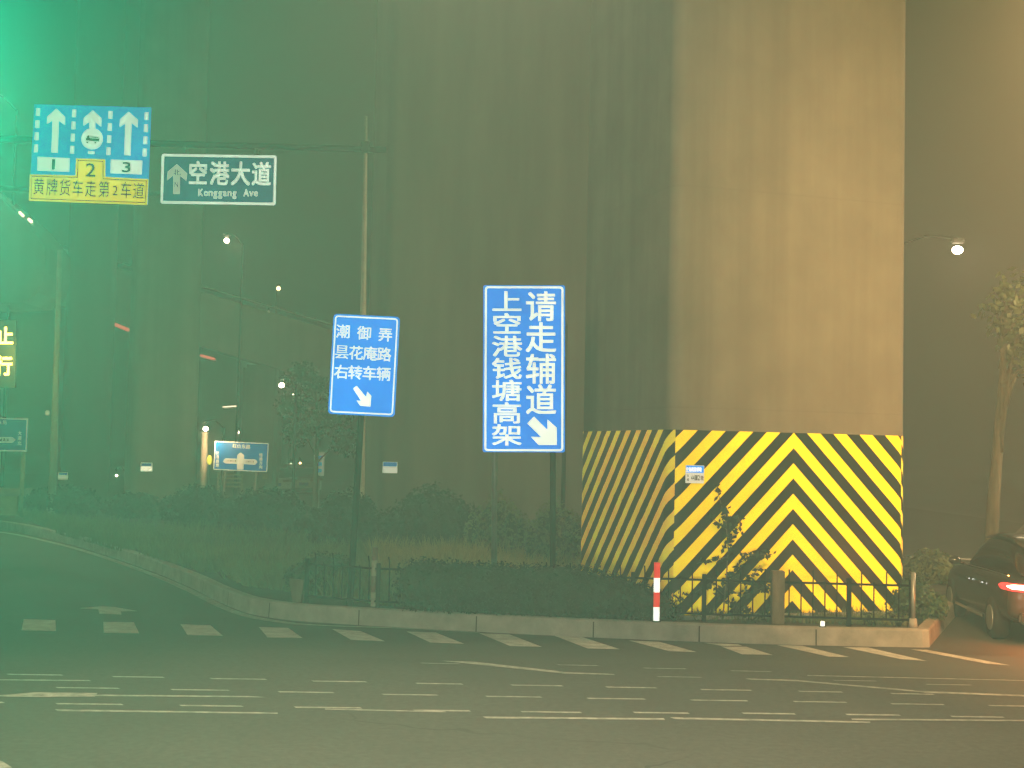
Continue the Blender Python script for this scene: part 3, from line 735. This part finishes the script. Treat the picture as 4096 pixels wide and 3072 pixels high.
# ------------------------------------------------------------------ planting
def leaf_quad(vs, fs, p, n, s, rnd):
    a = n.cross(Vector((rnd.uniform(-1, 1), rnd.uniform(-1, 1), rnd.uniform(-1, 1)))).normalized(); b = n.cross(a)
    i = len(vs); l = s*rnd.uniform(.7, 1.3)
    vs += [p-a*l*.5, p+b*l*.28, p+a*l*.5, p-b*l*.28]; fs.append((i, i+1, i+2, i+3))
def pyobj(name, vs, fs, m, parent=None):
    me = bpy.data.meshes.new(name); me.from_pydata([tuple(v) for v in vs], [], fs); me.materials.append(M[m]); me.update()
    return link(bpy.data.objects.new(name, me), parent)
def foliage(blobs, count, size, seed, shell=.55):
    """leaves through lumpy ellipsoids: blobs = (centre, radii)"""
    rnd = random.Random(seed); vs, fs = [], []
    vol = [r[0]*r[1]+r[1]*r[2]+r[0]*r[2] for c, r in blobs]; tv = sum(vol)
    for (c, r), v in zip(blobs, vol):
        for _ in range(int(count*v/tv)):
            d = Vector((rnd.gauss(0, 1), rnd.gauss(0, 1), rnd.gauss(0, 1))).normalized()
            q = shell + (1-shell)*rnd.random()**.5
            q *= 1 + .22*noise.noise(d*2.3+Vector((seed, c[0], 0))) + .12*noise.noise(d*6+Vector((seed, 3, c[0])))
            p = Vector(c)+Vector((d.x*r[0], d.y*r[1], d.z*r[2]))*q
            if p.z < .02: p.z = rnd.uniform(.02, .15)
            nn = (d+Vector((rnd.gauss(0, .6), rnd.gauss(0, .6), rnd.gauss(0, .6)+.3))).normalized()
            leaf_quad(vs, fs, p, nn, size, rnd)
    return vs, fs
def core(bm, blobs, k=.8):
    for c, r in blobs: sphere(bm, c, 1, 3, (r[0]*k, r[1]*k, r[2]*k))
    for v in bm.verts:
        v.co += v.co.normalized()*.08*noise.noise(v.co*2.5)
        if v.co.z < 0: v.co.z = 0
def shrub(label, px0, px1, ptop, Y, m, seed, count=5000, size=.10, lumps=5, depth=None, name='shrub', cat='shrub'):
    a, b = at(px0, ptop, Y), at(px1, ptop, Y); g = KH-.03; wd = (b.x-a.x); ht = (a.z+b.z)/2-g
    r = thing(name, label, cat, ((a.x+b.x)/2, Y, g)); rnd = random.Random(seed); dp = depth or max(.6, wd*.35)
    bl = [((0, 0, ht*.42), (wd*.36, dp*.8, ht*.54))]
    for i in range(lumps):
        t = (i+.5)/lumps-.5
        q_ = 1-1.5*t*t*(.7+.6*rnd.random())
        bl.append(((t*wd*.84, rnd.uniform(-.35, .35)*dp, ht*q_*rnd.uniform(.36, .52)), (wd*rnd.uniform(.16, .24)*3.2/max(3.2, lumps*.8), dp*.75, ht*q_*rnd.uniform(.38, .50))))
    vs, fs = foliage(bl, count, size, seed); pyobj('leaves', vs, fs, m, r)
    bm = bmesh.new(); core(bm, bl, .72); obj('twig_mass', bm, 'leaf_dark', r)
    return r
shrub('low round shrub behind the tall pole on the left verge', 70, 430, 1935, 41, 'leaf_dark', 11, 5000, .13)
shrub('round shrub in front of the slim pier foot', 400, 690, 1962, 40, 'leaf_dark', 12, 4000, .13)
shrub('dark domed shrub below the lamplit mast', 640, 960, 1925, 36, 'leaf_dark', 13, 5000, .12)
shrub('broad dark shrub below the cross arrow board', 850, 1300, 1935, 33, 'leaf_dark', 14, 6000, .11)
shrub('big dark shrub under the small blue sign, its left neighbour lower', 1230, 1560, 1945, 29.5, 'leaf_dark', 15, 6000, .10)
shrub('rounded dark shrub between the two blue detour signs', 1500, 1950, 1928, 27.5, 'leaf_dark', 16, 7000, .09)
shrub('loose leafy shrub around the left post of the tall sign', 1850, 2130, 1960, 26, 'leaf_pale', 17, 3500, .075, 6)
shrub('loose leafy shrub between the tall sign and the wide pier', 2090, 2350, 1975, 25.5, 'leaf_pale', 18, 3500, .075, 6)
shrub('short bush growing over the kerb left of the faded bollard', 1130, 1470, 2190, 20.2, 'leaf', 19, 5000, .05, 6)
shrub('tangled bush at the right corner of the island by the fence end', 3590, 3760, 2300, 18.6, 'leaf', 20, 3000, .06, 4)
shrub('pale bush behind the fence end in front of the dark car', 3600, 3850, 2190, 24, 'leaf_pale', 21, 3500, .08, 4)

# clipped hedge along the kerb
base = [gr(x, y, KH) for x, y in ((1665, 2455), (1860, 2465), (2100, 2474), (2400, 2484), (2620, 2490))]
r = thing('hedge', 'clipped dark hedge along the kerb between the two bollards', 'hedge', base[2]+Vector((0, .45, -.02)))
bl = []
hc = smooth(base, 4)
for i, p in enumerate(hc):
    t = i/(len(hc)-1); hgt = .50 if t < .7 else .50-.22*(t-.7)/.3
    q = p-r.location+Vector((0, .56, 0)); bl.append(((q.x, q.y, hgt*.62), (.36, .48, hgt*.78)))
vs, fs = foliage(bl, 26000, .045, 31, .6); pyobj('leaves', vs, fs, 'leaf_dark', r)
bm = bmesh.new(); core(bm, bl, .78); obj('twig_mass', bm, 'leaf_dark', r)

# grass on the verge
def verge(name, quad, count, h0, h1, m, seed, lean=.35):
    """quad in photograph pixels, bilinear"""
    rnd = random.Random(seed); vs, fs = [], []
    for _ in range(count):
        u, v = rnd.random(), rnd.random()
        top = Vector(quad[0]).lerp(Vector(quad[1]), u); bot = Vector(quad[3]).lerp(Vector(quad[2]), u); px = top.lerp(bot, v)
        p = gr(px.x, px.y, KH-.04)
        if noise.noise(Vector((p.x*.9, p.y*.9, seed))) < -.3+.4*(rnd.random()-.5): continue
        hgt = rnd.uniform(h0, h1)*(1+.6*noise.noise(Vector((p.x*.6, p.y*.6, 5)))); a = rnd.uniform(0, 6.28); wv = .005+.008*rnd.random()
        d = Vector((math.cos(a), math.sin(a), 0)); l = Vector((rnd.gauss(0, lean), rnd.gauss(0, lean), 1))*hgt; i = len(vs)
        vs += [p-d*wv, p+d*wv, p+l*.6+d*wv*.7, p+l]; fs.append((i, i+1, i+2, i+3))
    return vs, fs
V, Fc = [], []
for q, n_, h0, h1, sd in (([(60, 2060), (700, 2120), (1000, 2345), (240, 2140)], 9000, .12, .35, 42), ([(640, 2120), (1500, 2160), (1560, 2430), (960, 2345)], 14000, .12, .4, 43),
                      ([(2640, 2440), (3640, 2470), (3650, 2510), (2620, 2480)], 2500, .05, .16, 44), ([(1450, 2200), (2350, 2230), (2600, 2470), (1540, 2430)], 9000, .1, .28, 45)):
    vs, fs = verge('g', q, n_, h0, h1, 'grass', sd); o_ = len(V); V += vs; Fc += [tuple(i+o_ for i in f) for f in fs]
tag(pyobj('grass', V, Fc, 'grass'), kind='stuff')
vs, fs = verge('g', [(1480, 2225), (2330, 2170), (2330, 2300), (1500, 2330)], 12000, .18, .5, 'dry_grass', 46)
tag(pyobj('dry_grass', vs, fs, 'dry_grass'), kind='stuff')

# sapling in front of the chevrons
p = gr(2890, 2478, KH-.03); Ysap = p.y
r = thing('sapling', 'thin leafy sapling in front of the chevron band', 'sapling', p)
def rel(x, y): q = at(x, y, Ysap); return q-p
stems = [[(2890, 2478), (2905, 2330), (2915, 2200), (2905, 2080), (2880, 1990), (2868, 1945)], [(2905, 2330), (2960, 2250), (3010, 2215), (3090, 2218)], [(2912, 2230), (2850, 2235), (2790, 2255)],
         [(2908, 2120), (2860, 2080), (2840, 2070)], [(2900, 2300), (2990, 2330), (3040, 2260)], [(2900, 2360), (2980, 2380), (3070, 2340)], [(2895, 2380), (2840, 2330), (2780, 2370)], [(2910, 2170), (2960, 2100), (2950, 2060)],
         [(2895, 2400), (2960, 2430), (3010, 2440)]]
bm = bmesh.new(); vs, fs = [], []; rnd = random.Random(5)
for k, s in enumerate(stems):
    q = [rel(*t)+Vector((0, rnd.uniform(-.08, .08) if i else 0, 0)) for i, t in enumerate(s)]
    tube(bm, q, [.010-.006*i/(len(q)-1) for i in range(len(q))] if k == 0 else [.005]*len(q), 6)
    for i in range(len(q)-1):
        for _ in range(int((q[i+1]-q[i]).length*(62 if k or i > 1 else 26))):
            c = q[i].lerp(q[i+1], rnd.random())+Vector((rnd.gauss(0, .035), rnd.gauss(0, .05), rnd.gauss(0, .03)))
            leaf_quad(vs, fs, c, Vector((rnd.gauss(0, .5), -1, rnd.gauss(0, .6))).normalized(), .085, rnd)
obj('stem', bm, 'bark', r, True); pyobj('leaves', vs, fs, 'leaf_dark', r)
# small weeds growing through the fence
def weed(label, px, py, ht, seed, cnt=60, sp=.16):
    p = gr(px, py, KH-.03); r = thing('weed', label, 'weed', p, 0, 'weeds in the fence'); rnd = random.Random(seed); vs, fs = [], []; bm = bmesh.new()
    for _ in range(5):
        e = Vector((rnd.gauss(0, sp), rnd.gauss(0, .06), ht*rnd.uniform(.6, 1))); tube(bm, [(0, 0, 0), e*.5+Vector((0, 0, .05)), e], [.005, .004, .002], 5)
        for _ in range(cnt//5):
            t = rnd.random(); leaf_quad(vs, fs, e*t+Vector((rnd.gauss(0, .03), rnd.gauss(0, .03), rnd.gauss(0, .02))), Vector((rnd.gauss(0, 1), rnd.gauss(0, 1), rnd.gauss(0, 1))).normalized(), .06, rnd)
    obj('stem', bm, 'leaf_dark', r); pyobj('leaves', vs, fs, 'leaf_dark', r)
weed('leafy weed at the foot of the chevrons right of the red white bollard', 2690, 2484, .42, 1, 120)
weed('weed beside the sapling under the chevrons', 3000, 2490, .35, 2, 90)
weed('dry clump of weed on the thick middle fence post', 3105, 2494, .78, 3, 80, .10)
weed('small weed at the foot of the right chevrons', 3480, 2503, .2, 4, 50)
weed('weed under the right corner of the chevrons', 3590, 2506, .28, 5, 60)

# trees
def tree(label, px, pbase, ptop, Y, m, cw, seed, count, size, base_z=None, name='tree', trunk=.09, lean=0, crown=None):
    p = at(px, pbase, Y); z0 = KH-.03 if base_z is None else base_z; top = at(px, ptop, Y).z-z0
    r = thing(name, label, 'tree', (p.x, Y, z0)); rnd = random.Random(seed)
    bm = bmesh.new(); tube(bm, [(0, 0, 0), (lean*.3, 0, top*.25), (lean, .1, top*.55), (lean*1.2, 0, top*.85)], [trunk, trunk*.85, trunk*.6, trunk*.2], 10)
    bl = []
    for i in range(9):
        a = i*2.4; zz = top*(.45+.06*i); e = Vector((math.cos(a)*cw*.5*rnd.uniform(.5, 1)+lean, math.sin(a)*cw*.4, zz+top*.08))
        if crown: e = Vector(crown[i % len(crown)])
        tube(bm, [(lean*.8, 0, zz*.85), (e+Vector((lean, 0, zz)))*.5, e], [trunk*.4, trunk*.25, trunk*.1], 6); bl.append((e, (cw*.22, cw*.22, cw*.20)))
    obj('trunk', bm, 'bark', r, True)
    vs, fs = foliage(bl, count, size, seed, .15); pyobj('crown', vs, fs, m, r); return r
tree('dark leafy tree behind the small blue sign', 1262, 1950, 1480, 40, 'leaf', 2.3, 61, 4500, .13)
tree('pale slender tree at the right edge', 3958, 2200, 1000, 25, 'leaf_pale', 2.2, 62, 1000, .17, trunk=.13, lean=.25,
     crown=[(.2, 0, 4.9), (.45, -.1, 4.5), (.7, 0, 4.1), (.9, .2, 5.2), (1.1, 0, 3.7), (.55, .2, 5.3), (1.3, 0, 4.6), (.95, -.2, 4.4), (1.5, .1, 5.5)])

# ------------------------------------------------------------------ bollards, fence
p = gr(2625, 2487, KH); root = thing('bollard', 'red and white reflective bollard on the kerb before the chevrons', 'bollard', p, 0, None, 0)
top = at(2629, 2250, p.y).z-p.z; rb = .039
for i, (mt, z0, z1) in enumerate((('white', 0, .25), ('red', .25, .5), ('white', .5, .74), ('red', .74, 1))):
    bm = bmesh.new(); tube(bm, [(0, 0, top*z0), (0, 0, top*z1)], rb+.0, 18); obj('white_band' if mt == 'white' else 'red_band', bm, mt, root, False)
bm = bmesh.new(); tube(bm, [(0, 0, -.01), (0, 0, .015)], rb+.02, 18); obj('base', bm, 'dark', root)
p = gr(1494, 2425, KH); root = thing('bollard', 'faded worn bollard on the kerb in front of the grass', 'bollard', p)
top = at(1499, 2190, p.y).z-p.z
for mt, z0, z1 in (('faded', 0, .24), ('faded_red', .24, .52), ('faded', .52, .78), ('faded_red', .78, 1)):
    bm = bmesh.new(); tube(bm, [(0, 0, top*z0), (0, 0, top*z1)], .040, 16); obj('pale_band' if mt == 'faded' else 'rusty_band', bm, mt, root)
p = gr(1186, 2408, KH-.02); root = thing('marker_stone', 'small pale marker stone in the grass behind the kerb', 'marker stone', p)
bm = bmesh.new(); prism(bm, [(-.05, 0), (.06, 0), (.1, .3), (-.1, .32)], -.05, .05); obj('stone', bm, 'bark', root)

fb = [gr(x, y, KH-.03) for x, y in ((1225, 2412), (1510, 2436), (1870, 2452), (2230, 2466), (2530, 2478), (2815, 2487), (3108, 2496), (3395, 2505), (3645, 2512))]
root = thing('metal_fence', 'low black iron fence with curved picket tips in front of the pier', 'fence', fb[0])
FH = .64
for i, q in enumerate(fb):
    q = q-root.location; bm = bmesh.new(); wdt = .055 if i != 6 else .16
    box(bm, (q.x, q.y, .30 if i != 6 else .34), (wdt, wdt, .62 if i != 6 else .68), .006); obj('post', bm, 'black_metal' if i != 6 else 'bark', root)
for i in range(len(fb)-1):
    a, b_ = fb[i]-root.location, fb[i+1]-root.location
    for z in (.10, .535):
        bm = bmesh.new(); tube(bm, [a+Vector((0, 0, z)), b_+Vector((0, 0, z))], .016, 6); obj('rail', bm, 'black_metal', root)
    bm = bmesh.new(); nn = max(2, int((b_-a).length/.145))
    for k in range(1, nn):
        q = a.lerp(b_, k/nn); tl = .15 if k % 2 else .02
        tube(bm, [q+Vector((0, 0, .09)), q+Vector((0, 0, .52)), q+Vector((-.004, -.02, .54+tl*.6)), q+Vector((-.012, -.05, .55+tl))], .0095, 5)
    obj('picket_panel', bm, 'black_metal', root)
# right end of the fence: pale pole and post
p = gr(3652, 2512, KH-.02); root = thing('guard_post', 'grey tube post at the right end of the island', 'post', p)
bm = bmesh.new(); tube(bm, [(0, 0, 0), (0, 0, .7)], .028, 10); obj('shaft', bm, 'steel', root, True)
bm = bmesh.new(); tube(bm, [(0, 0, 0), (0, 0, .12)], [.06, .045], 12); obj('foot', bm, 'kerb', root, True)
p = gr(3290, 2508, KH); root = thing('kerb_reflector', 'small white reflector block on the kerb below the chevrons', 'reflector', p)
bm = bmesh.new(); box(bm, (0, 0, .04), (.05, .03, .065), .006); obj('block', bm, 'white', root)
bm = bmesh.new(); box(bm, (0, .01, .005), (.08, .06, .012), .003); obj('foot', bm, 'dark', root)
# pale railing beyond the right lane
a, b_ = at(3640, 2230, 27), at(3900, 2240, 27); root = thing('railing', 'thin pale railing beyond the right lane', 'railing', (a.x, 27, 0))
bm = bmesh.new(); tube(bm, [(0, 0, a.z), (b_.x-a.x+2, 0, a.z-.05)], .025, 6); obj('top_rail', bm, 'steel', root)
for k in range(9):
    bm = bmesh.new(); x = k*.45; tube(bm, [(x, 0, 0), (x, 0, a.z)], .018, 6); obj('upright', bm, 'steel', root)

# wall at the far left, slatted rack, white box
p = at(-120, 2050, 40); root = thing('planter_wall', 'low yellowish wall with a flat coping at the left edge', 'wall', (p.x, 40, 0))
x1 = at(66, 2050, 40).x-p.x; z0 = at(30, 2048, 40).z; z1 = at(30, 1985, 40).z; z2 = at(30, 1955, 40).z
bm = bmesh.new(); box(bm, ((x1-3)/2, .5, z1/2), (x1+3, 1, z1), .01); obj('wall', bm, 'wall', root)
bm = bmesh.new(); box(bm, ((x1-3)/2+.04, .5, (z1+z2)/2+.003), (x1+3.1, 1.12, z2-z1), .015); obj('coping', bm, 'kerb', root)
p = at(920, 1920, 46); root = thing('slatted_rack', 'pale slatted rack below the cross arrow board', 'rack', (p.x, 46, 0))
for y in (1898, 1914, 1930, 1946):
    z = at(920, y, 46).z
    bm = bmesh.new(); box(bm, (0, 0, z), (.86, .04, .06), .006); obj('slat', bm, 'faded', root)
for x in (-.4, .4):
    bm = bmesh.new(); box(bm, (x, .04, at(920, 1890, 46).z/2), (.06, .035, at(920, 1890, 46).z), .005); obj('upright', bm, 'faded', root)
b = Board('notice', 'small whitish notice right of the cross arrow board', 'sign', 1059, 1906, 45, .02); b.px = 1
b.rect('panel', .17, .17, 'faded', .01, .01, .01); bm = bmesh.new(); tube(bm, [(0, .03, .05), (0, .03, -b.root.location.z)], .015, 6); obj('post', bm, 'steel', b.root)
p = at(838, 1840, 42.5); root = thing('beacon', 'yellow beacon light between the mast and the cross arrow board', 'beacon', (p.x, 42.5, 0))
bm = bmesh.new(); tube(bm, [(0, 0, 0), (0, 0, p.z-.1)], .02, 8); obj('post', bm, 'steel', root)
bm = bmesh.new(); sphere(bm, (0, 0, p.z), .1, 2, (.8, .8, 1.5)); obj('lens', bm, 'beacon', root, True)

# ------------------------------------------------------------------ cars
def loft(bm, secs):
    """secs: list of closed rings"""
    rings = [[bm.verts.new(p) for p in s] for s in secs]; k = len(rings[0])
    for i in range(len(rings)-1):
        for j in range(k): bm.faces.new((rings[i][j], rings[i][(j+1) % k], rings[i+1][(j+1) % k], rings[i+1][j]))
    bm.faces.new(rings[0][::-1]); bm.faces.new(rings[-1])
def car(name, label, loc_, rz, paint, lit=False, group=None):
    """y forward, rear at y = 0, left side at x = -.92"""
    r = thing(name, label, 'car', loc_, rz, group)
    st = [(0.0, .80, .42, .92), (.12, .88, .30, 1.0), (.6, .92, .24, 1.05), (1.6, .93, .22, 1.03), (2.8, .93, .22, 1.0), (3.5, .92, .22, .98), (4.2, .88, .26, .88), (4.5, .78, .36, .74)]
    bm = bmesh.new()
    loft(bm, [[(-w_*.9, y, zb), (-w_, y, zb+.14), (-w_, y, (zb+zt)/2+.06), (-w_*.95, y, zt-.05), (-w_*.8, y, zt), (w_*.8, y, zt), (w_*.95, y, zt-.05), (w_, y, (zb+zt)/2+.06), (w_, y, zb+.14), (w_*.9, y, zb)] for y, w_, zb, zt in st])
    o = obj('body', bm, paint, r, True); mo = o.modifiers.new('s', 'SUBSURF'); mo.levels = mo.render_levels = 2
    gs = [(.10, .80, .95, .98), (.32, .78, .98, 1.42), (.8, .77, .98, 1.56), (1.7, .76, .96, 1.58), (2.5, .76, .96, 1.50), (3.15, .78, .95, 1.12), (3.4, .80, .94, .97)]
    bm = bmesh.new(); loft(bm, [[(-w_, y, zb), (-w_*.9, y, zt-.07), (-w_*.78, y, zt), (w_*.78, y, zt), (w_*.9, y, zt-.07), (w_, y, zb)] for y, w_, zb, zt in gs])
    o = obj('window', bm, 'glass', r, True); mo = o.modifiers.new('s', 'SUBSURF'); mo.levels = mo.render_levels = 2
    bm = bmesh.new(); loft(bm, [[(-w_, y, zt-.03), (-w_*.9, y, zt+.015), (w_*.9, y, zt+.015), (w_, y, zt-.03)] for y, w_, zt in ((.25, .58, 1.44), (.8, .66, 1.56), (1.7, .66, 1.58), (2.6, .62, 1.48))]); obj('roof', bm, paint, r, True)
    for y in (.85, 3.6):
        for sx_ in (-1, 1):
            bm = bmesh.new(); tube(bm, [(sx_*.72, y, .33), (sx_*.76, y, .33), (sx_*.90, y, .33), (sx_*.94, y, .33)], [.29, .33, .33, .30], 24); wh = obj('wheel', bm, 'tyre', r, True)
            bm = bmesh.new(); tube(bm, [(sx_*.90, y, .33), (sx_*.952, y, .33)], [.21, .19], 18); obj('rim', bm, 'steel', wh)
    for sx_ in (-1, 1):
        bm = bmesh.new()
        pts = [(sx_*.30, -.005, .84), (sx_*.55, -.01, .86), (sx_*.80, .04, .87), (sx_*.915, .22, .88), (sx_*.93, .34, .885)]
        tube(bm, pts, [.035, .055, .06, .05, .012], 10); tl = obj('tail_light', bm, 'tail_red' if lit else 'faded_red', r, True)
        if lit:
            bm = bmesh.new(); tube(bm, [(sx_*.32, -.06, .86), (sx_*.6, -.075, .875), (sx_*.84, -.025, .885), (sx_*.9, .04, .89)], [.02, .036, .034, .01], 10); obj('tail_core', bm, 'tail_core', tl, True)
        bm = bmesh.new(); sphere(bm, (sx_*1.04, 2.75, 1.05), .1, 2, (1, .6, .75)); tube(bm, [(sx_*.9, 2.75, 1.0), (sx_*1.0, 2.75, 1.03)], .025, 6); obj('mirror', bm, paint, r, True)
        bm = bmesh.new(); box(bm, (sx_*.935, 1.45, .82), (.03, .2, .03), .008); box(bm, (sx_*.935, 2.3, .80), (.03, .2, .03), .008); obj('door_handle', bm, 'chrome', r)
        bm = bmesh.new(); box(bm, (sx_*.945, 2.2, .30), (.02, 1.9, .05), .006); obj('sill_trim', bm, 'chrome', r)
        bm = bmesh.new(); tube(bm, [(sx_*.77, .5, 1.0), (sx_*.80, 1.6, 1.0), (sx_*.80, 3.0, .97)], .012, 6); obj('window_trim', bm, 'chrome', r)
    bm = bmesh.new(); box(bm, (0, .0, .42), (1.5, .12, .16), .03); obj('bumper', bm, 'dark', r)
    bm = bmesh.new(); box(bm, (0, -.015, .68), (.44, .012, .14), .004); obj('licence_plate', bm, 'ink_blue', r)
    return r
hd = R(6.4)
c0 = gr(4000, 2586)
rt = Vector((math.cos(hd), -math.sin(hd), 0))
cl = c0 + rt*.92
car('parked_car', 'dark car with glowing red tail light cut by the right edge', (cl.x, cl.y, 0), -hd, 'car_paint', True).scale = (.92, .92, .85)
lamp('tail_glow', (cl.x-rt.x*.5, cl.y-.4, .74), 75, (1, .22, .04), radius=.08)
for i, (px, Y, lb) in enumerate(((1105, 62, 'pale far car right of the notice, left of two'), (1215, 64, 'pale far car below the dark tree, right of two'))):
    p = at(px, 1930, Y); car('parked_car', lb, (p.x, Y, 0), R(20), 'car_pale', False, 'pale cars far off behind the shrubs')

# ------------------------------------------------------------------ haze
bm = bmesh.new(); box(bm, (0, 140, 22.0), (420, 420, 46))
hz = obj('haze', bm, 'dark'); hz.data.materials.clear()
m = bpy.data.materials.new('haze'); m.use_nodes = True; t = m.node_tree
t.nodes.remove(t.nodes['Principled BSDF'])
v = t.nodes.new('ShaderNodeVolumePrincipled'); v.inputs['Density'].default_value = HAZE; v.inputs['Color'].default_value = (.9, .9, .9, 1)
t.links.new(v.outputs[0], t.nodes['Material Output'].inputs['Volume'])
hz.data.materials.append(m); tag(hz, kind='stuff')
